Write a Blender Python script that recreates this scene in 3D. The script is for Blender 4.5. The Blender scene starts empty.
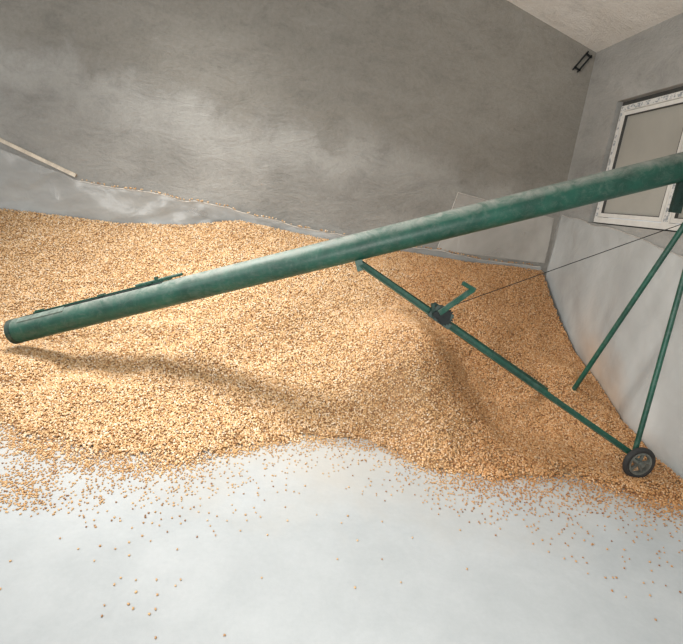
import bpy, math, random
import numpy as np
from mathutils import Vector, Matrix
rng=np.random.default_rng(7); random.seed(7)
scene=bpy.context.scene
COL=scene.collection
# ---------------------------------------------------------------- camera
f=500.0; yaw=math.radians(6.5); p=math.radians(14); r=math.radians(7.5)
F=Vector((math.sin(yaw)*math.cos(p),math.cos(yaw)*math.cos(p),-math.sin(p)))
R0=Vector((math.cos(yaw),-math.sin(yaw),0)); U0=R0.cross(F)
R=R0*math.cos(r)+U0*math.sin(r); U=U0*math.cos(r)-R0*math.sin(r)
cam=bpy.data.cameras.new("camera"); co=bpy.data.objects.new("camera",cam); COL.objects.link(co)
m=Matrix((R,U,-F)).transposed().to_4x4(); m.translation=Vector((0,0,1.6)); co.matrix_world=m
cam.sensor_width=36; cam.lens=36*f/683; cam.sensor_fit='HORIZONTAL'; cam.clip_start=0.02
scene.camera=co
scene.view_settings.view_transform='Standard'
# ---------------------------------------------------------------- node helpers
def mat(name):
    m=bpy.data.materials.new(name); m.use_nodes=True
    nt=m.node_tree; b=nt.nodes["Principled BSDF"]
    return m,nt,b
def ramp(nt,fac,stops,interp='LINEAR'):
    n=nt.nodes.new('ShaderNodeValToRGB'); cr=n.color_ramp; cr.interpolation=interp
    while len(cr.elements)<len(stops): cr.elements.new(0.5)
    for e,(ps,c) in zip(cr.elements,stops):
        e.position=ps; e.color=(c[0],c[1],c[2],1) if not isinstance(c,(int,float)) else (c,c,c,1)
    nt.links.new(fac,n.inputs[0]); return n.outputs[0]
def noise(nt,scale,detail=5,rough=0.55,vec=None,dist=0.0):
    n=nt.nodes.new('ShaderNodeTexNoise'); n.inputs['Scale'].default_value=scale
    n.inputs['Detail'].default_value=detail; n.inputs['Roughness'].default_value=rough; n.inputs['Distortion'].default_value=dist
    if vec is not None: nt.links.new(vec,n.inputs['Vector'])
    return n.outputs['Fac']
def pos(nt): return nt.nodes.new('ShaderNodeNewGeometry').outputs['Position']
def mapping(nt,vec,scale=(1,1,1),loc=(0,0,0),rot=(0,0,0)):
    n=nt.nodes.new('ShaderNodeMapping'); n.inputs['Scale'].default_value=scale; n.inputs['Location'].default_value=loc; n.inputs['Rotation'].default_value=rot
    nt.links.new(vec,n.inputs['Vector']); return n.outputs[0]
def mix(nt,fac,a,b,mode='MIX'):
    n=nt.nodes.new('ShaderNodeMix'); n.data_type='RGBA'; n.blend_type=mode
    for s,v in ((0,fac),(6,a),(7,b)):
        if isinstance(v,bpy.types.NodeSocket): nt.links.new(v,n.inputs[s])
        elif isinstance(v,(int,float)): n.inputs[s].default_value=v
        else: n.inputs[s].default_value=(v[0],v[1],v[2],1)
    return n.outputs[2]
def mth(nt,op,a,b=None,clamp=False):
    n=nt.nodes.new('ShaderNodeMath'); n.operation=op; n.use_clamp=clamp
    for i,v in enumerate((a,b)):
        if v is None: continue
        if isinstance(v,bpy.types.NodeSocket): nt.links.new(v,n.inputs[i])
        else: n.inputs[i].default_value=v
    return n.outputs[0]
def bump(nt,b,h,strength=0.3,dist=0.01):
    n=nt.nodes.new('ShaderNodeBump'); n.inputs['Strength'].default_value=strength; n.inputs['Distance'].default_value=dist
    nt.links.new(h,n.inputs['Height']); nt.links.new(n.outputs[0],b.inputs['Normal'])
# ---------------------------------------------------------------- materials
def plaster(name,dark,mid,light,band=False):
    m,nt,b=mat(name); P=pos(nt)
    c=ramp(nt,noise(nt,0.9,8,0.55,P,0.4),[(0.34,dark),(0.5,mid),(0.66,light)])
    streak=noise(nt,0.8,7,0.6,mapping(nt,P,(0.8,0.8,2.2),rot=(0,0.3,0)),0.6)
    c=mix(nt,0.4,c,ramp(nt,streak,[(0.36,dark),(0.64,light)]))
    if band:
        sep=nt.nodes.new('ShaderNodeSeparateXYZ'); nt.links.new(P,sep.inputs[0])
        line=mth(nt,'SUBTRACT',sep.outputs['Z'],mth(nt,'MULTIPLY',sep.outputs['X'],-0.14))
        line=mth(nt,'ADD',line,mth(nt,'MULTIPLY',mth(nt,'SUBTRACT',noise(nt,1.0,10,0.68,P,0.5),0.5),1.3))
        fac=ramp(nt,mth(nt,'MULTIPLY',line,0.3),[(0.62,0.0),(0.72,1.0)])
        c=mix(nt,mth(nt,'MULTIPLY',fac,0.66),c,(0.195,0.178,0.146))
        pale=ramp(nt,mth(nt,'MULTIPLY',line,0.3),[(0.50,0.0),(0.58,1.0),(0.62,1.0),(0.67,0.0)])
        c=mix(nt,mth(nt,'MULTIPLY',pale,0.42),c,(0.47,0.465,0.44))
        xr=ramp(nt,mth(nt,'ADD',mth(nt,'MULTIPLY',sep.outputs['X'],0.25),0.25),[(0.3,0.0),(0.8,1.0)])
        c=mix(nt,mth(nt,'MULTIPLY',xr,0.35),c,(0.38,0.335,0.27))
    tr=noise(nt,3.2,10,0.75,mapping(nt,P,(0.8,0.8,1.6),rot=(0,0.5,0)),0.5)
    c=mix(nt,0.6,c,mix(nt,1.0,c,ramp(nt,tr,[(0.34,(0.62,0.62,0.62)),(0.5,(1,1,1)),(0.66,(1.0,1.0,1.0))]),'MULTIPLY'))
    c=mix(nt,ramp(nt,tr,[(0.54,0.0),(0.70,0.25)]),c,light)
    fine=noise(nt,35,6,0.75,P)
    c=mix(nt,0.22,c,ramp(nt,fine,[(0.35,dark),(0.65,light)]))
    nt.links.new(c,b.inputs['Base Color']); b.inputs['Roughness'].default_value=0.92
    bump(nt,b,mth(nt,'ADD',mth(nt,'MULTIPLY',tr,0.8),mth(nt,'MULTIPLY',fine,0.25)),0.75,0.035)
    return m
M_back=plaster("plaster_back",(0.21,0.206,0.19),(0.30,0.294,0.275),(0.40,0.393,0.37),True)
M_right=plaster("plaster_right",(0.30,0.295,0.275),(0.42,0.41,0.385),(0.54,0.525,0.49))
M_ceil=plaster("ceiling_render",(0.62,0.58,0.52),(0.84,0.81,0.75),(0.92,0.90,0.86))
def floor_mat():
    m,nt,b=mat("floor_concrete"); P=pos(nt)
    c=ramp(nt,noise(nt,1.1,8,0.6,P,0.5),[(0.3,(0.325,0.35,0.36)),(0.52,(0.38,0.405,0.415)),(0.72,(0.435,0.455,0.465))])
    c=mix(nt,0.15,c,ramp(nt,noise(nt,40,5,0.7,P),[(0.3,(0.28,0.295,0.30)),(0.7,(0.50,0.515,0.52))]))
    c=mix(nt,0.25,c,ramp(nt,noise(nt,3.0,8,0.68,P,0.3),[(0.35,(0.31,0.33,0.34)),(0.65,(0.47,0.49,0.50))]))
    sep=nt.nodes.new('ShaderNodeSeparateXYZ'); nt.links.new(P,sep.inputs[0])
    d=mth(nt,'ADD',sep.outputs['Y'],mth(nt,'MULTIPLY',mth(nt,'SUBTRACT',noise(nt,2.2,6,0.65,P,0.4),0.5),1.6))
    dust=ramp(nt,mth(nt,'MULTIPLY',d,0.25),[(0.52,0.0),(0.70,1.0)])
    c=mix(nt,mth(nt,'MULTIPLY',dust,0.4),c,(0.44,0.395,0.33))
    nt.links.new(c,b.inputs['Base Color']); b.inputs['Roughness'].default_value=0.7
    bump(nt,b,noise(nt,14,7,0.7,P),0.25,0.006)
    return m
M_floor=floor_mat()
def kernel_mat():
    m,nt,b=mat("corn_kernel"); P=pos(nt)
    a=nt.nodes.new('ShaderNodeAttribute'); a.attribute_name="rnd"
    c=ramp(nt,a.outputs['Fac'],[(0.0,(0.26,0.115,0.045)),(0.12,(0.49,0.265,0.105)),(0.4,(0.65,0.405,0.185)),(0.7,(0.73,0.50,0.275)),(0.9,(0.80,0.62,0.42)),(1.0,(0.86,0.76,0.62))])
    n=noise(nt,0.9,5,0.6,P,0.6)
    sep=nt.nodes.new('ShaderNodeSeparateXYZ'); nt.links.new(P,sep.inputs[0])
    rx=ramp(nt,mth(nt,'ADD',mth(nt,'MULTIPLY',sep.outputs['X'],0.2),mth(nt,'MULTIPLY',n,0.6)),[(0.38,0.0),(0.60,1.0)])
    c=mix(nt,mth(nt,'MULTIPLY',rx,0.9),c,mix(nt,1.0,c,(0.82,0.66,0.52),'MULTIPLY'))
    nt.links.new(c,b.inputs['Base Color']); b.inputs['Roughness'].default_value=0.5
    return m
M_k=kernel_mat()
def base_mat():
    m,nt,b=mat("corn_bed"); P=pos(nt)
    v=nt.nodes.new('ShaderNodeTexVoronoi'); v.inputs['Scale'].default_value=85; nt.links.new(P,v.inputs['Vector'])
    sp=nt.nodes.new('ShaderNodeSeparateColor'); nt.links.new(v.outputs['Color'],sp.inputs[0])
    c=ramp(nt,sp.outputs[0],[(0.0,(0.28,0.145,0.06)),(0.4,(0.46,0.28,0.13)),(0.8,(0.56,0.37,0.19)),(1.0,(0.64,0.48,0.30))])
    c=mix(nt,ramp(nt,v.outputs['Distance'],[(0.3,0.0),(0.7,0.8)]),c,(0.20,0.10,0.04))
    nt.links.new(c,b.inputs['Base Color']); b.inputs['Roughness'].default_value=0.7
    bump(nt,b,mth(nt,'SUBTRACT',1.0,v.outputs['Distance']),0.8,0.008)
    return m
M_bed=base_mat()
def green_mat(name,base,dusty=0.55,lo=0.35):
    m,nt,b=mat(name); P=pos(nt); g=nt.nodes.new('ShaderNodeNewGeometry')
    sep=nt.nodes.new('ShaderNodeSeparateXYZ'); nt.links.new(g.outputs['Normal'],sep.inputs[0])
    c=ramp(nt,noise(nt,5,7,0.65,P,0.4),[(0.3,tuple(v*0.6 for v in base)),(0.7,tuple(v*1.35 for v in base))])
    film_=ramp(nt,noise(nt,18,9,0.8,P,0.8),[(0.48,0.0),(0.66,0.22)])
    c=mix(nt,film_,c,(0.22,0.24,0.21))
    up=ramp(nt,sep.outputs['Z'],[(lo,0.0),(0.85,1.0)])
    nz=ramp(nt,noise(nt,10,10,0.8,P,0.8),[(0.40,0.30),(0.58,1.0)])
    d=mth(nt,'MULTIPLY',mth(nt,'MULTIPLY',up,nz),dusty)
    c=mix(nt,d,c,(0.26,0.265,0.235))
    nt.links.new(c,b.inputs['Base Color'])
    rr=mth(nt,'ADD',mth(nt,'MULTIPLY',d,0.4),0.42); nt.links.new(rr,b.inputs['Roughness'])
    bump(nt,b,noise(nt,60,4,0.6,P),0.2,0.002)
    return m
M_green=green_mat("green_paint",(0.007,0.068,0.045),0.88,0.30); M_green2=green_mat("green_paint_frame",(0.006,0.072,0.045),0.3)
M_cap=green_mat("worn_cap_paint",(0.005,0.030,0.022),0.3)
def simple(name,c,rough=0.6,metal=0.0,var=0.25,scale=20):
    m,nt,b=mat(name); P=pos(nt)
    cc=ramp(nt,noise(nt,scale,6,0.65,P),[(0.3,tuple(v*(1-var) for v in c)),(0.7,tuple(min(1,v*(1+var)) for v in c))])
    nt.links.new(cc,b.inputs['Base Color']); b.inputs['Roughness'].default_value=rough; b.inputs['Metallic'].default_value=metal
    bump(nt,b,noise(nt,scale*3,4,0.6,P),0.15,0.003)
    return m
M_dark=simple("dark_iron",(0.025,0.03,0.03),0.5,0.6)
M_winch=simple("worn_winch_metal",(0.02,0.045,0.037),0.5,0.2,0.5)
M_hub=simple("grey_hub_metal",(0.14,0.15,0.135),0.5,0.2,0.4)
M_rubber=simple("black_rubber",(0.025,0.025,0.024),0.8)
M_steel=simple("dusty_steel",(0.17,0.21,0.18),0.6,0.1,0.5)
M_pvc=simple("white_pvc",(0.80,0.78,0.73),0.45,0,0.08,8)
M_glass=simple("dusty_window_panel",(0.45,0.435,0.385),0.35,0,0.08,2.5)
M_seal_shade=simple("window_seal",(0.07,0.07,0.065),0.7)  # pane seals, and the strip that paints shade in the window recess
M_lath=simple("pale_wood",(0.62,0.55,0.45),0.8,0,0.25,14)
def tape_mat():
    m,nt,b=mat("printed_protective_film"); P=pos(nt)
    n=noise(nt,1.0,3,0.7,mapping(nt,P,(60,34,34)),0.0)
    c=ramp(nt,n,[(0.0,(0.26,0.29,0.32)),(0.44,(0.34,0.37,0.39)),(0.52,(0.80,0.79,0.76))])
    nt.links.new(c,b.inputs['Base Color']); b.inputs['Roughness'].default_value=0.3
    return m
M_tape=tape_mat()
def film(name,col,lo,hi,orange=False,horizontal=False):
    m,nt,b=mat(name); P=pos(nt)
    out=nt.nodes["Material Output"]
    sc_=(1.1,1.1,0.8) if not horizontal else (0.8,0.8,1.6)
    cloud=noise(nt,1.5,4,0.5,mapping(nt,P,sc_),0.3)
    c=ramp(nt,cloud,[(0.34,tuple(v*0.90 for v in col)),(0.52,col),(0.66,tuple(min(1,v*1.12) for v in col))])
    if orange:
        sep=nt.nodes.new('ShaderNodeSeparateXYZ'); nt.links.new(P,sep.inputs[0])
        nz_=mth(nt,'MULTIPLY',mth(nt,'SUBTRACT',noise(nt,2.5,4,0.5,P),0.5),0.5)
        # corn pressed against the back of the film
        top=mth(nt,'MULTIPLY',mth(nt,'SUBTRACT',sep.outputs['Y'],3.22),0.66)
        o=mth(nt,'SUBTRACT',mth(nt,'ADD',top,nz_),sep.outputs['Z'])
        o=ramp(nt,mth(nt,'ADD',o,0.5),[(0.34,0.0),(0.70,1.0)])
        o=mth(nt,'MULTIPLY',o,ramp(nt,mth(nt,'MULTIPLY',sep.outputs['Y'],0.2),[(0.84,1.0),(0.96,0.0)]))
        c=mix(nt,mth(nt,'MULTIPLY',o,0.7),c,(0.50,0.34,0.22))
    nt.links.new(c,b.inputs['Base Color']); b.inputs['Roughness'].default_value=0.2
    t=nt.nodes.new('ShaderNodeBsdfTransparent'); mx=nt.nodes.new('ShaderNodeMixShader')
    fac=ramp(nt,noise(nt,1.5,4,0.5,mapping(nt,P,sc_,loc=(4,4,4)),0.5),[(0.3,lo),(0.7,hi)])
    if orange: fac=mth(nt,'ADD',fac,mth(nt,'MULTIPLY',o,0.25),True)
    nt.links.new(fac,mx.inputs[0]); nt.links.new(t.outputs[0],mx.inputs[1]); nt.links.new(b.outputs[0],mx.inputs[2]); nt.links.new(mx.outputs[0],out.inputs[0])
    fold=noise(nt,1.8,2,0.4,mapping(nt,P,sc_),0.8)
    bump(nt,b,mth(nt,'ADD',fold,mth(nt,'MULTIPLY',noise(nt,6,4,0.55,P,1.0),0.16)),0.8,0.06)
    return m
M_filmR=film("clear_film_wall",(0.63,0.645,0.63),0.5,0.75,True)
M_filmB=film("clear_film_back",(0.49,0.495,0.48),0.4,0.75,False,True)
M_filmC=film("clear_film_corner",(0.64,0.61,0.56),0.35,0.65)
M_hem=simple("folded_film_edge",(0.58,0.55,0.50),0.4,0,0.3,10)
# ---------------------------------------------------------------- mesh helpers
def obj(name,verts,faces,mats,smooth=False,parent=None):
    me=bpy.data.meshes.new(name); me.from_pydata([tuple(v) for v in verts],[],faces); me.update()
    for mm in (mats if isinstance(mats,(list,tuple)) else [mats]): me.materials.append(mm)
    if smooth:
        for q in me.polygons: q.use_smooth=True
        try: me.set_sharp_from_angle(angle=math.radians(40))
        except Exception: pass
    o=bpy.data.objects.new(name,me); COL.objects.link(o)
    if parent is not None: par(o,parent)
    return o
def par(o,parent):
    o.parent=parent
    loc=WORLD[parent.name]; o.matrix_parent_inverse=Matrix.Translation(-loc)
WORLD={}
def empty(name,loc):
    e=bpy.data.objects.new(name,None); e.empty_display_size=0.1; e.location=loc; COL.objects.link(e); WORLD[e.name]=Vector(loc); return e
class G:
    def __init__(s): s.v=[]; s.f=[]
    def add(s,v,f):
        k=len(s.v); s.v+= [Vector(q) for q in v]; s.f+=[tuple(i+k for i in q) for q in f]; return s
    def box(s,c,size,M=None):
        c=Vector(c); x,y,z=[q/2 for q in size]
        vs=[Vector((a*x,b*y,d*z)) for a in(-1,1) for b in(-1,1) for d in(-1,1)]
        if M is not None: vs=[M@v for v in vs]
        return s.add([c+v for v in vs],[(0,1,3,2),(4,6,7,5),(0,4,5,1),(2,3,7,6),(0,2,6,4),(1,5,7,3)])
    def frame(s,a,b,upv=Vector((0,0,1))):
        d=(b-a).normalized(); x=d.cross(upv)
        if x.length<1e-4: x=d.cross(Vector((0,1,0)))
        x.normalize(); y=x.cross(d).normalized(); return d,x,y
    def tube(s,a,b,r0,r1=None,n=16,cap=True,ri=None):
        a=Vector(a); b=Vector(b); r1=r0 if r1 is None else r1; d,x,y=s.frame(a,b)
        ring=lambda c,rr:[c+x*math.cos(2*math.pi*i/n)*rr+y*math.sin(2*math.pi*i/n)*rr for i in range(n)]
        if ri is None:
            v=ring(a,r0)+ring(b,r1); fs=[(i,(i+1)%n,n+(i+1)%n,n+i) for i in range(n)]
            if cap: fs+= [tuple(range(n-1,-1,-1)),tuple(range(n,2*n))]
        else:
            v=ring(a,r0)+ring(b,r1)+ring(b,ri)+ring(a,ri)
            fs=[(k*n+i,k*n+(i+1)%n,((k+1)%4)*n+(i+1)%n,((k+1)%4)*n+i) for k in range(4) for i in range(n)]
        return s.add(v,fs)
    def angle(s,a,b,w=0.04,t=0.005,rot=0.0):
        a=Vector(a); b=Vector(b); d,x,y=s.frame(a,b)
        x2=x*math.cos(rot)+y*math.sin(rot); y2=-x*math.sin(rot)+y*math.cos(rot)
        pr=[(0,0),(w,0),(w,t),(t,t),(t,w),(0,w)]
        v=[a+x2*p0+y2*p1 for p0,p1 in pr]+[b+x2*p0+y2*p1 for p0,p1 in pr]; n=6
        return s.add(v,[(i,(i+1)%n,n+(i+1)%n,n+i) for i in range(n)]+[tuple(range(5,-1,-1)),tuple(range(6,12))])
    def bar(s,a,b,w,h,upv=Vector((0,0,1))):
        a=Vector(a); b=Vector(b); d,x,y=s.frame(a,b,upv)
        v=[q+x*i*w/2+y*j*h/2 for q in(a,b) for i,j in((-1,-1),(1,-1),(1,1),(-1,1))]
        return s.add(v,[(0,1,5,4),(1,2,6,5),(2,3,7,6),(3,0,4,7),(3,2,1,0),(4,5,6,7)])
    def torus(s,c,ax,Rr,rr,n=32,k=12,flat=1.0):
        c=Vector(c); ax=Vector(ax).normalized(); x=ax.orthogonal().normalized(); y=ax.cross(x)
        v=[];fs=[]
        for i in range(n):
            a=2*math.pi*i/n; rad=x*math.cos(a)+y*math.sin(a)
            for j in range(k):
                b=2*math.pi*j/k; v.append(c+rad*(Rr+rr*math.cos(b))+ax*rr*flat*math.sin(b))
        for i in range(n):
            for j in range(k):
                fs.append((i*k+j,((i+1)%n)*k+j,((i+1)%n)*k+(j+1)%k,i*k+(j+1)%k))
        return s.add(v,fs)
    def out(s,name,m,parent=None,smooth=True): return obj(name,s.v,s.f,m,smooth,parent)
def struct(o): o["kind"]="structure"; return o
# ---------------------------------------------------------------- room
XR=2.90; YB=5.50
def ceil_z(x): return 3.37+(XR-x)*0.31
struct(G().box((-1.5,1.5,-0.06),(9.2,8.4,0.12)).out("floor",M_floor,smooth=False))
bx0=-6.0; t=0.2
v=[(bx0,YB,-0.1),(XR+t,YB,-0.1),(XR+t,YB,ceil_z(XR+t)),(bx0,YB,ceil_z(bx0)),(bx0,YB+t,-0.1),(XR+t,YB+t,-0.1),(XR+t,YB+t,ceil_z(XR+t)),(bx0,YB+t,ceil_z(bx0))]
struct(obj("wall_back",v,[(0,1,2,3),(5,4,7,6),(0,4,5,1),(3,2,6,7),(0,3,7,4),(1,5,6,2)],M_back))
WY0,WY1,WZ0,WZ1=2.95,4.90,1.66,2.80
g=G()
y0=-2.6; zt=ceil_z(XR)+0.02
g.box((XR+t/2,(y0+YB)/2,(WZ0-0.1)/2),(t,YB-y0,WZ0+0.1))
g.box((XR+t/2,(y0+YB)/2,(WZ1+zt)/2),(t,YB-y0,zt-WZ1))
g.box((XR+t/2,(WY1+YB)/2,(WZ0+WZ1)/2),(t,YB-WY1,WZ1-WZ0))
g.box((XR+t/2,(y0+WY0)/2,(WZ0+WZ1)/2),(t,WY0-y0,WZ1-WZ0))
struct(g.out("wall_right",M_right,smooth=False))
cx0,cx1=bx0,XR+t
v=[]
for yy in (-2.6,YB+t):
    for xx in (cx0,cx1):
        for dz in (0,0.15): v.append((xx,yy,ceil_z(xx)+dz))
struct(obj("ceiling",v,[(0,2,6,4),(1,5,7,3),(0,4,5,1),(2,3,7,6),(0,1,3,2),(4,6,7,5)],M_ceil))
# window
fw=0.05; xw=XR+0.055; dp=0.06
def rect(g,ya,yb,za,zb,w,x,d):
    g.box((x,(ya+yb)/2,za+w/2),(d,yb-ya,w)); g.box((x,(ya+yb)/2,zb-w/2),(d,yb-ya,w))
    g.box((x,ya+w/2,(za+zb)/2),(d,w,zb-za-2*w)); g.box((x,yb-w/2,(za+zb)/2),(d,w,zb-za-2*w))
win=empty("window_1",(xw,(WY0+WY1)/2,WZ0)); win["kind"]="structure"
gp=0.05
g=G(); rect(g,WY0+.001,WY1-.001,WZ0+.001,WZ1-.001,gp,xw+0.03,0.05); g.out("window_gap_shade",M_seal_shade,win,False)  # dark strip paints the shade of the recess around the frame
FY0,FY1,FZ0,FZ1=WY0+gp,WY1-gp,WZ0+0.012,WZ1-gp
MC=3.86; MW=0.09
g=G(); rect(g,FY0,FY1,FZ0,FZ1,fw,xw,dp)
g.box((xw,MC,(FZ0+FZ1)/2),(dp,MW,FZ1-FZ0-2*fw))
g.out("window_frame",M_pvc,win,False)
g=G(); xt=xw-dp/2-0.001
g.box((xt,(FY0+FY1)/2,FZ1-fw/2),(0.002,FY1-FY0-0.02,fw*0.7)); g.box((xt,FY1-fw/2,(FZ0+FZ1)/2),(0.002,fw*0.6,FZ1-FZ0-0.12)); g.box((xt,MC,(FZ0+FZ1)/2),(0.002,0.05,FZ1-FZ0-0.12))
g.out("protective_film_strip",M_tape,win,False)
for (ya,yb) in ((MC+MW/2,FY1-fw),(FY0+fw,MC-MW/2)):
    za,zb=FZ0+fw,FZ1-fw
    g=G(); rect(g,ya+.006,yb-.006,za+.006,zb-.006,0.035,xw-0.005,0.05); g.out("window_sash",M_pvc,win,False)
    g=G(); rect(g,ya+.0415,yb-.0415,za+.0415,zb-.0415,0.005,xw-0.006,0.05); g.out("window_seal",M_seal_shade,win,False)
    g=G(); g.box((xw,(ya+yb)/2,(za+zb)/2),(0.01,yb-ya-0.09,zb-za-0.09)); g.out("window_pane",M_glass,win,False)
# ---------------------------------------------------------------- corn heap
def vnoise(x,y,seed,s):
    q=np.random.default_rng(seed).random((64,64)); X=np.asarray(x)*s+100; Y=np.asarray(y)*s+100
    xi=np.floor(X).astype(int); yi=np.floor(Y).astype(int); fx=X-xi; fy=Y-yi; fx=fx*fx*(3-2*fx); fy=fy*fy*(3-2*fy)
    a=q[xi%64,yi%64];b=q[(xi+1)%64,yi%64];c=q[xi%64,(yi+1)%64];d=q[(xi+1)%64,(yi+1)%64]
    return (a*(1-fx)+b*fx)*(1-fy)+(c*(1-fx)+d*fx)*fy-0.5
EX=[-6,-3,-2.1,-1.53,-1.15,-1.0,-0.77,-0.38,-0.20,0.10,0.5,0.80,1.00,1.33,1.94,2.10,2.32,2.61,2.9]
EY=[3.3,3.0,2.86,2.74,2.60,2.54,2.52,2.56,2.86,2.98,3.16,3.00,2.70,2.70,2.74,2.66,2.56,2.50,2.42]
SX=np.linspace(-6,2.9,400); SY=np.interp(SX,EX,EY); kk=np.exp(-(np.linspace(-1,1,23)*1.35)**2*2); kk/=kk.sum()
SY=np.convolve(np.pad(SY,11,mode='edge'),kk,'valid')
TX=[-6,-3,-2.4,-1.8,-1.2,-0.6,-0.1,0.4,1.15,1.95,2.9]; TZ=[1.0,1.06,1.06,1.07,1.12,1.23,1.19,1.13,1.10,1.08,1.08]
PX=[-6,-3,-2.1,-1.2,-0.3,0.5,1.2,1.9,2.4,2.9]; PE=[1.85,1.85,1.8,1.65,1.4,1.15,1.05,1.25,1.8,2.3]
YS=np.convolve(np.pad(SY,30,mode='edge'),np.ones(61)/61,'valid')
def H(x,y):
    yr=np.interp(x,SX,SY)+0.12*vnoise(x,0*x,3,5.0)+0.10*vnoise(x,y,7,8)+0.06*vnoise(x,y,8,20)
    yf=0.5*yr+0.5*np.interp(x,SX,YS); T=np.interp(x,TX,TZ); e=np.interp(x,PX,PE)
    k=np.clip((y-yr)/0.9,0,1); yf=yr*(1-k)+yf*k
    tt=np.clip((y-yf)/(5.45-yf),0,1.02)
    z=T*np.power(tt,e)*(1-0.45*np.exp(-tt/0.06))
    z=z+np.clip(tt*18,0,1)*0.018*np.clip((x+0.1)/0.5,0.15,1)
    n=vnoise(x,y,11,1.6)*0.11+vnoise(x,y,12,4.5)*0.05+vnoise(x,y,13,12)*0.018
    z=z+n*np.clip(tt*4-0.1,0,1)*np.clip((1.05-tt)*4,0,1)
    z=z+(0.36*np.exp(-(((x-0.97)/0.38)**2+((y-3.6)/0.52)**2))-0.11*np.exp(-(((x-1.75)/0.42)**2+((y-3.7)/0.6)**2)))*np.clip(tt*6,0,1)
    z=z+0.10*np.exp(-(((x-2.53)/0.22)**2+((y-3.92)/0.24)**2))
    d2=((x+1.92)/0.55)**2+((y-3.75)/0.45)**2
    z=np.minimum(z, 0.19+0.28*np.maximum(d2-0.3,0))
    z=np.where(d2<1.6,np.maximum(z,0.185*np.exp(-(d2/1.2)**2)),z)
    return np.where(tt>0,np.maximum(z,0.0),-0.02)
KV=np.array([(-.36,-.46,-.30),(.36,-.46,-.30),(.5,.42,-.5),(-.5,.42,-.5),(-.30,-.46,.30),(.30,-.46,.30),(.42,.46,.46),(-.42,.46,.46)])
KF=np.array([(0,3,2,1),(4,5,6,7),(0,1,5,4),(1,2,6,5),(2,3,7,6),(3,0,4,7)])
def kernels(P,tilt=0.6,size=0.0135):
    n=len(P); a=rng.random(n)*2*np.pi; b=rng.normal(0,tilt,n); c=rng.normal(0,tilt,n); s=size*(0.8+0.4*rng.random(n))
    V=KV[None]*np.stack([s*0.92,s*1.02,s*0.68],1)[:,None,:]
    x,y,z=V[...,0],V[...,1],V[...,2]
    cb,sb=np.cos(b)[:,None],np.sin(b)[:,None]; y,z=y*cb-z*sb,y*sb+z*cb
    cc,sc=np.cos(c)[:,None],np.sin(c)[:,None]; x,z=x*cc+z*sc,-x*sc+z*cc
    ca,sa=np.cos(a)[:,None],np.sin(a)[:,None]; x,y=x*ca-y*sa,x*sa+y*ca
    V=np.stack([x,y,z],-1)+P[:,None,:]
    Fc=KF[None]+(np.arange(n)*8)[:,None,None]
    rn=np.repeat(rng.random(n),8)
    return V.reshape(-1,3),Fc.reshape(-1,4),rn
def npmesh(name,V,Fq,rn,mi,mats):
    me=bpy.data.meshes.new(name); me.vertices.add(len(V)); me.vertices.foreach_set("co",V.astype(np.float32).ravel())
    me.loops.add(len(Fq)*4); me.loops.foreach_set("vertex_index",Fq.astype(np.int32).ravel())
    me.polygons.add(len(Fq)); me.polygons.foreach_set("loop_start",np.arange(0,len(Fq)*4,4,dtype=np.int32))
    me.polygons.foreach_set("material_index",mi.astype(np.int32)); me.polygons.foreach_set("use_smooth",np.ones(len(Fq),dtype=bool))
    a=me.attributes.new("rnd",'FLOAT','POINT'); a.data.foreach_set("value",rn.astype(np.float32))
    for q in mats: me.materials.append(q)
    me.update(calc_edges=True); me.validate()
    o=bpy.data.objects.new(name,me); COL.objects.link(o); return o
XH=2.815
xs=np.arange(-5.0,XH,0.03); ys=np.arange(2.1,5.42,0.03)
XX,YY=np.meshgrid(xs,ys,indexing='ij'); ZZ=H(XX,YY)
nx,ny=XX.shape; V0=np.stack([XX,YY,ZZ-0.004],-1).reshape(-1,3)
I=np.arange(nx*ny).reshape(nx,ny); Q=np.stack([I[:-1,:-1],I[1:,:-1],I[1:,1:],I[:-1,1:]],-1).reshape(-1,4)
zq=V0[:,2][Q].max(1); Q=Q[zq>0.014]
n=310000; px=rng.uniform(-3.7,XH,n); py=rng.uniform(2.1,5.42,n)
keep=px>-(0.52*py+0.7); px,py=px[keep],py[keep]; z=H(px,py)
pr=np.clip(0.22+40*z,0,1)*np.where(z<0.05,np.clip(0.30+z*12+1.4*(vnoise(px,py,61,8)+0.5)-0.35,0.1,1),1.0)
keep=(z>0.0)&(rng.random(len(z))<pr); px,py,z=px[keep],py[keep],z[keep]
z=np.maximum(z,0.003)+0.005*rng.random(len(z))
V1,F1,r1=kernels(np.stack([px,py,z],-1),0.55,0.0113)
V=np.concatenate([V0,V1]); FF=np.concatenate([Q,F1+len(V0)]); rn=np.concatenate([np.full(len(V0),0.5),r1])
mi=np.concatenate([np.zeros(len(Q)),np.ones(len(F1))])
heap=npmesh("corn_heap",V,FF,rn,mi,[M_bed,M_k])
heap["kind"]="stuff"; heap["label"]="large heap of loose orange-yellow corn kernels against the plastered walls"; heap["category"]="corn"
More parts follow.
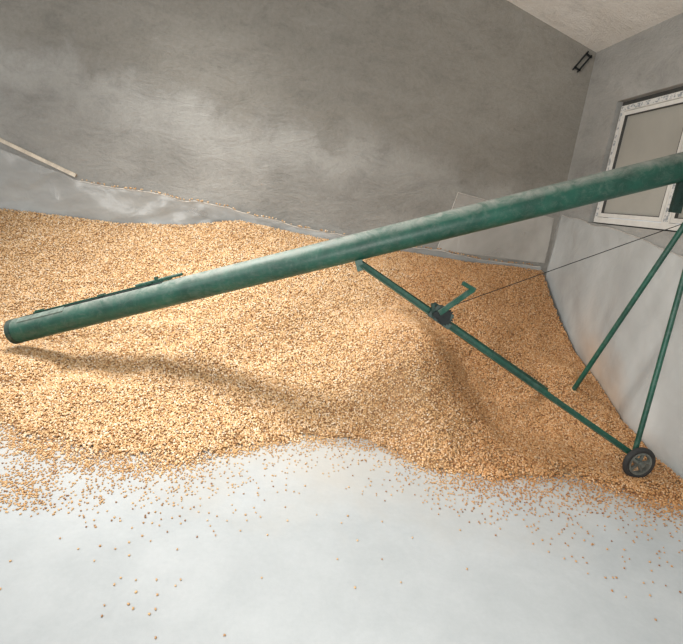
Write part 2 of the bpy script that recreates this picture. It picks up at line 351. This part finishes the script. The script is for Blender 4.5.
# scattered kernels on the floor
n=150000; px=rng.uniform(-2.6,XH,n); py=rng.uniform(0.9,3.3,n); d=np.interp(px,SX,SY)-py
patch=vnoise(px,py,23,7)+0.5
dens=np.exp(-np.maximum(d,0)/0.09)*0.6*(0.1+1.3*patch)+np.exp(-d/0.30)*0.09*(vnoise(px,py,21,2.5)+0.5)**2*2+0.0006
dens+=0.7*np.exp(-(((px+1.30)/0.36)**2+((py-2.27)/0.17)**2))*np.clip(vnoise(px,py,22,6)*3.0+0.2,0,1)
dens+=0.16*np.exp(-(((px-1.6)/0.7)**2+((py-2.55)/0.12)**2))*np.clip(vnoise(px,py,24,6)*2+0.7,0,1)
dens+=0.7*np.exp(-(((px-2.55)/0.35)**2+((py-2.68)/0.22)**2))
keep=(d>-0.45)&(H(px,py)<0.02)&(rng.random(n)<dens); px,py=px[keep],py[keep]
V1,F1,r1=kernels(np.stack([px,py,np.full(len(px),0.0034)],-1),0.12,0.0080)
r1=r1*0.6
sc=npmesh("scattered_corn_kernels",V1,F1,r1,np.zeros(len(F1)),[M_k])
sc["kind"]="stuff"; sc["label"]="loose corn kernels strewn over the concrete floor"; sc["category"]="corn"
# ---------------------------------------------------------------- plastic films
def sheet(name,us,vs,fn,m,label,cat="plastic sheet"):
    V=[];Fc=[]
    for i,u in enumerate(us):
        for j,w in enumerate(vs): V.append(fn(u,w))
    k=len(vs)
    for i in range(len(us)-1):
        for j in range(k-1): Fc.append((i*k+j,(i+1)*k+j,(i+1)*k+j+1,i*k+j+1))
    o=obj(name,V,Fc,m,True); o["label"]=label; o["category"]=cat; return o
def hem(parent,pts,rad=0.006):
    g=G()
    for a,b in zip(pts[:-1],pts[1:]): g.tube(a,b,rad,n=6,cap=False)
    h=obj("sheet_hem",g.v,g.f,M_hem,True); h.parent=parent; return h
def topR(y): return float(np.interp(y,[2.4,3.52,4.4,5.40],[1.38,1.50,1.62,1.70]))+0.03*float(vnoise(y,0,5,4))
def fR(u,w):
    zt=topR(u); z=zt*w; wr=float((vnoise(u+0.5*z,z*0.6,31,2.0)+0.5)*0.05+(vnoise(u-0.5*z,z*0.5,32,4.5)+0.5)*0.018)
    x=XR-0.008-wr*(1-0.4*w)
    return (min(max(x,2.825),XR-0.006),u,z)
sR=sheet("plastic_film",np.linspace(2.0,5.40,180),np.linspace(0.0,1,80),fR,M_filmR,"wrinkled translucent plastic film hung on the wall below the window")
hem(sR,[Vector(fR(u,1.0)) for u in np.linspace(2.0,5.38,80)],0.004)
def topB(x): return float(np.interp(x,[-5,-2.96,-2.25,-1.52,-0.75,0.26,1.84,2.80],[1.9,1.62,1.42,1.38,1.33,1.20,1.14,1.11]))+0.03*float(vnoise(x,0,6,5))+0.012*float(vnoise(x,0,16,14))
def fB(u,w):
    zt=topB(u); z=0.75+(zt-0.75)*w
    y=YB-0.045+float(vnoise(u+z,z,41,2.5)*0.03+vnoise(u-0.6*z,z,42,7)*0.022)-0.006*(1-w)
    return (u,min(max(y,5.428),YB-0.008),z)
sB=sheet("plastic_film",np.linspace(-5,2.80,260),np.linspace(0,1,24),fB,M_filmB,"grey plastic film lining the wall behind the corn heap")
hem(sB,[Vector((x,5.43,topB(x)-0.003)) for x in np.linspace(-2.2,2.78,140)],0.0045)
def fC(u,w):
    zt=float(np.interp(u,[1.70,2.84],[1.80,1.66])); z=1.16+(zt-1.16)*w
    uu=u-0.12*(1-w)*(2.84-u)/1.14*1.0
    y=YB-0.026+float(vnoise(u+z,z,51,3)*0.03)
    return (uu,min(y,YB-0.008),z)
sC=sheet("plastic_film",np.linspace(1.70,2.84,50),np.linspace(0,1,30),fC,M_filmC,"clear plastic sheet taped across the wall corner above the corn")
hem(sC,[Vector(fC(1.70,w)) for w in np.linspace(0,1,14)]+[Vector(fC(u,1)) for u in np.linspace(1.72,2.84,30)],0.0035)
g=G(); g.bar((-3.6,YB-0.015,1.93),(-2.26,YB-0.015,1.46),0.028,0.035); o=g.out("wooden_lath",M_lath,smooth=False)
o["label"]="pale wooden lath pinning the plastic film to the wall"; o["category"]="wooden strip"
xs_=rng.uniform(-2.2,2.7,190); P=np.array([(x,5.420-0.004*rng.random(),topB(x)+0.009+0.010*rng.random()) for x in xs_])
V1,F1,r1=kernels(P,0.6,0.014); o=npmesh("corn_on_ledge",V1,F1,r1,np.zeros(len(F1)),[M_k]); o["kind"]="stuff"; o["label"]="stray corn kernels caught on the upper hem of the film"; o["category"]="corn"
g=G(); g.bar((2.68,YB-0.02,3.17),(2.80,YB-0.02,3.36),0.02,0.012); g.bar((2.735,YB-0.02,3.155),(2.845,YB-0.02,3.33),0.02,0.012)
g.bar((2.69,YB-0.02,3.20),(2.76,YB-0.02,3.17),0.02,0.012); g.bar((2.78,YB-0.02,3.34),(2.85,YB-0.02,3.31),0.02,0.012)
o=g.out("wall_bracket",M_dark,smooth=False); o["label"]="small dark iron bracket fixed high beside the ceiling"; o["category"]="bracket"
# ---------------------------------------------------------------- auger
A0=Vector((-2.036,3.771,0.305)); Bp=Vector((2.405,3.157,2.057)); D=(Bp-A0).normalized(); B=A0+D*((2.74-A0.x)/D.x)
A=A0+D*0.045
side=D.cross(Vector((0,0,1))).normalized(); UP=side.cross(D).normalized()
def on(x,du=0,ds=0):
    return A0+D*((x-A0.x)/D.x)+UP*du+side*ds
RP=0.092
aug=empty("grain_auger",(2.46,3.35,0.0)); aug["label"]="long green steel grain auger on a wheeled support frame"; aug["category"]="grain auger"
g=G(); g.tube(A+D*0.03,B,RP,n=56,ri=RP-0.006); 
g.out("auger_tube",M_green,aug)
g=G(); g.tube(A,A+D*0.04,RP+0.002,n=56,ri=RP-0.006); g.tube(A+D*0.004,A+D*0.012,RP-0.003,n=40); g.tube(A-D*0.03,A+D*0.01,0.034,n=20); g.tube(A-D*0.05,A-D*0.02,0.016,n=12)
for i in range(6):
    a=i*math.pi/3; q=A+(UP*math.cos(a)+side*math.sin(a))*0.068; g.tube(q-D*0.010,q+D*0.01,0.010,n=6)
g.out("end_cap",M_cap,aug)
def arc(c,rr,a0,a1,n): return [c+UP*math.cos(a0+(a1-a0)*i/(n-1))*rr+side*math.sin(a0+(a1-a0)*i/(n-1))*rr for i in range(n)]
def shell(g,c0,c1,ri,ro,a0,a1,n=12):
    v=arc(c0,ro,a0,a1,n)+arc(c1,ro,a0,a1,n)+arc(c0,ri,a0,a1,n)+arc(c1,ri,a0,a1,n)
    fs=[]
    for i in range(n-1):
        fs+=[(i,i+1,n+i+1,n+i),(2*n+i+1,2*n+i,3*n+i,3*n+i+1),(i+1,i,2*n+i,2*n+i+1),(n+i,n+i+1,3*n+i+1,3*n+i)]
    fs+=[(0,n,3*n,2*n),(n-1,3*n-1,4*n-1,2*n-1)]
    g.add(v,fs)
g=G(); shell(g,on(-1.90),on(-1.56),RP-0.002,RP+0.005,0.32,0.80); g.out("inlet_plate",M_steel,aug)
g=G(); shell(g,on(-1.90),on(-0.86),RP-0.002,RP+0.0035,0.05,0.36); g.out("inlet_slot",M_dark,aug)
g=G(); shell(g,on(-1.80),on(-0.80),RP+0.003,RP+0.013,-0.14,0.14); g.tube(on(-1.05,RP+0.016,0.0),on(-0.72,RP+0.020,0.0),0.011,n=10)
for xx in (-1.76,-1.30,-0.95): g.bar(on(xx-0.02,RP+0.014,0.0),on(xx+0.02,RP+0.014,0.0),0.05,0.014,UP)
g.bar(on(-0.90,RP,0.0),on(-0.90,RP+0.045,0.0),0.03,0.02,D)
g.out("slide_gate",M_green2,aug)
cx=0.42; g=G()
for s in (-1,1): g.bar(on(cx,-RP+0.01,s*0.03),on(cx,-RP-0.07,s*0.03),0.008,0.05,D)
g.tube(on(cx,-RP-0.045,-0.05),on(cx,-RP-0.045,0.05),0.011,n=10); g.out("leg_clamp",M_green2,aug)
top=on(cx,-RP-0.045); WN=Vector((2.46,2.87,0.118)); WF=Vector((2.43,3.86,0.118))
tN=top+side*0.035; tF=top-side*0.035
ax=(WN-WF).normalized()
g=G(); g.angle(tN,WN-ax*0.03,0.042,0.006,0.3); g.out("support_leg",M_green2,aug,False)
g=G(); g.angle(tF,WF+ax*0.03,0.042,0.006,0.3); g.out("support_leg",M_green2,aug,False)
hN=on(2.50,-RP-0.02); hF=on(2.66,-RP-0.02)
sN=hN+side*0.10; sF=hF-side*0.10
g=G(); g.tube(WN-ax*0.05,sN,0.018,n=14); g.out("strut",M_green2,aug)
g=G(); g.tube(WF+ax*0.05,sF,0.020,n=14); g.out("strut",M_green2,aug)
g=G(); g.bar(hN+side*0.13,hN-side*0.13,0.05,0.04); g.bar(hF+side*0.13,hF-side*0.13,0.05,0.04)
g.bar(on(2.40,-RP-0.004),on(2.70,-RP-0.004),0.14,0.015,UP)
q0=on(2.41,-RP+0.02); g.bar(q0,q0+Vector((0.0,0,-0.22)),0.07,0.03,Vector((0,1,0))); g.bar(q0+Vector((0.0,0,-0.12)),q0+Vector((0.12,0,-0.12)),0.08,0.07)
g.out("strut_mount",M_winch,aug,False)
for W,sg in ((WN,1),(WF,-1)):
    g=G(); g.tube(W-ax*sg*0.07,W+ax*sg*0.04,0.013,n=12); g.out("stub_axle",M_dark,aug)
    c=W+ax*sg*0.012
    g=G(); g.torus(c,ax,0.096,0.020,40,12,1.0)
    w=g.out("wheel",M_rubber,aug)
    WORLD[w.name]=Vector((0,0,0))
    g=G(); d2=ax*0.016
    e=ax.orthogonal().normalized(); e2=ax.cross(e)
    g.tube(c-d2,c+d2,0.082,n=36,ri=0.068); g.tube(c-ax*0.028,c+ax*0.028,0.024,n=20)
    for i in range(5):
        a=2*math.pi*i/5; rd=e*math.cos(a)+e2*math.sin(a); g.bar(c+rd*0.015,c+rd*0.072,0.017,0.016,ax)
    g.tube(c+ax*sg*0.026,c+ax*sg*0.04,0.012,n=6)
    h=obj("wheel_hub",g.v,g.f,M_hub,True); h.parent=w
# winch
wp=tN.lerp(WN,0.275); ld=(WN-tN).normalized()
cN=wp+Vector((0.02,0.0,0.025))
g=G()
g.bar(cN-ld*0.085+Vector((0,-.01,-.01)),cN+ld*0.085+Vector((0,-.01,-.01)),0.075,0.04)
g.bar(cN-ld*0.065+Vector((0,-.045,.02)),cN+ld*0.065+Vector((0,-.045,.02)),0.006,0.10); g.bar(cN-ld*0.065+Vector((0,.045,.02)),cN+ld*0.065+Vector((0,.045,.02)),0.006,0.10)
g.bar(cN-ld*0.06+Vector((0,-.045,-.03)),cN-ld*0.06+Vector((-0.02,-.045,.07)),0.03,0.02)
winch=g.out("winch",M_winch,aug,False); WORLD[winch.name]=Vector((0,0,0))
g=G(); dc=cN+Vector((0.01,0,0.03))
g.tube(dc+Vector((0,-0.04,0)),dc+Vector((0,0.06,0)),0.026,n=18)
for yy in (-0.036,0.036): g.tube(dc+Vector((0,yy,0)),dc+Vector((0,yy+.005,0)),0.050,n=20)
d_=obj("winch_drum",g.v,g.f,M_hub,True); d_.parent=winch
g=G(); gc=cN+Vector((0.02,-0.055,0.02)); g.tube(gc,gc+Vector((0,-0.008,0)),0.052,n=28)
for i in range(18):
    a=2*math.pi*i/18; rd=Vector((math.cos(a),0,math.sin(a))); g.bar(gc+rd*0.048+Vector((0,-.004,0)),gc+rd*0.060+Vector((0,-.004,0)),0.008,0.008,Vector((0,1,0)))
g.tube(gc+Vector((-0.065,0,0.01)),gc+Vector((-0.065,-0.014,0.01)),0.022,n=14)
d_=obj("winch_gear",g.v,g.f,M_dark,False); d_.parent=winch
g=G(); h0=cN+Vector((-0.03,-0.075,0.045)); h1=h0+Vector((0.20,0,0.185)); g.bar(h0,h1,0.018,0.034); g.tube(h1+Vector((0.010,0,-0.004)),h1+Vector((-0.08,-0.0,0.034)),0.015,n=12)
h=obj("crank_handle",g.v,g.f,M_green2,False); h.parent=winch
g=G(); a=dc+Vector((0.0,0,0.028)); b=sF.lerp(WF,0.17)
g.tube(a,b,0.0028,n=6); g.out("winch_cable",M_dark,aug)
# ---------------------------------------------------------------- light
w=bpy.data.worlds.new("world"); scene.world=w; w.use_nodes=True
bg=w.node_tree.nodes["Background"]; bg.inputs[0].default_value=(0.95,0.98,1.0,1); bg.inputs[1].default_value=0.68
def area(name,loc,tgt,sx,sy,power,col=(1,1,1),spread=180):
    l=bpy.data.lights.new(name,'AREA'); l.shape='RECTANGLE'; l.size=sx; l.size_y=sy; l.energy=power; l.color=col; l.spread=math.radians(spread)
    o=bpy.data.objects.new(name,l); COL.objects.link(o); o.location=loc
    o.rotation_euler=(Vector(tgt)-Vector(loc)).to_track_quat('-Z','Y').to_euler(); return o
area("doorway_daylight",(-3.2,0.2,2.6),(0.6,4.6,1.2),2.4,2.0,92,(1,0.99,0.97))
area("roof_light",(-1.9,4.25,4.3),(-0.3,3.5,0),1.15,0.9,98,(1,0.98,0.94),90)
area("ceiling_fill",(0.3,0.3,0.9),(2.6,5.4,3.4),1.6,1.0,52,(1,0.98,0.94))  # unseen fill lamp, added low down to brighten the ceiling
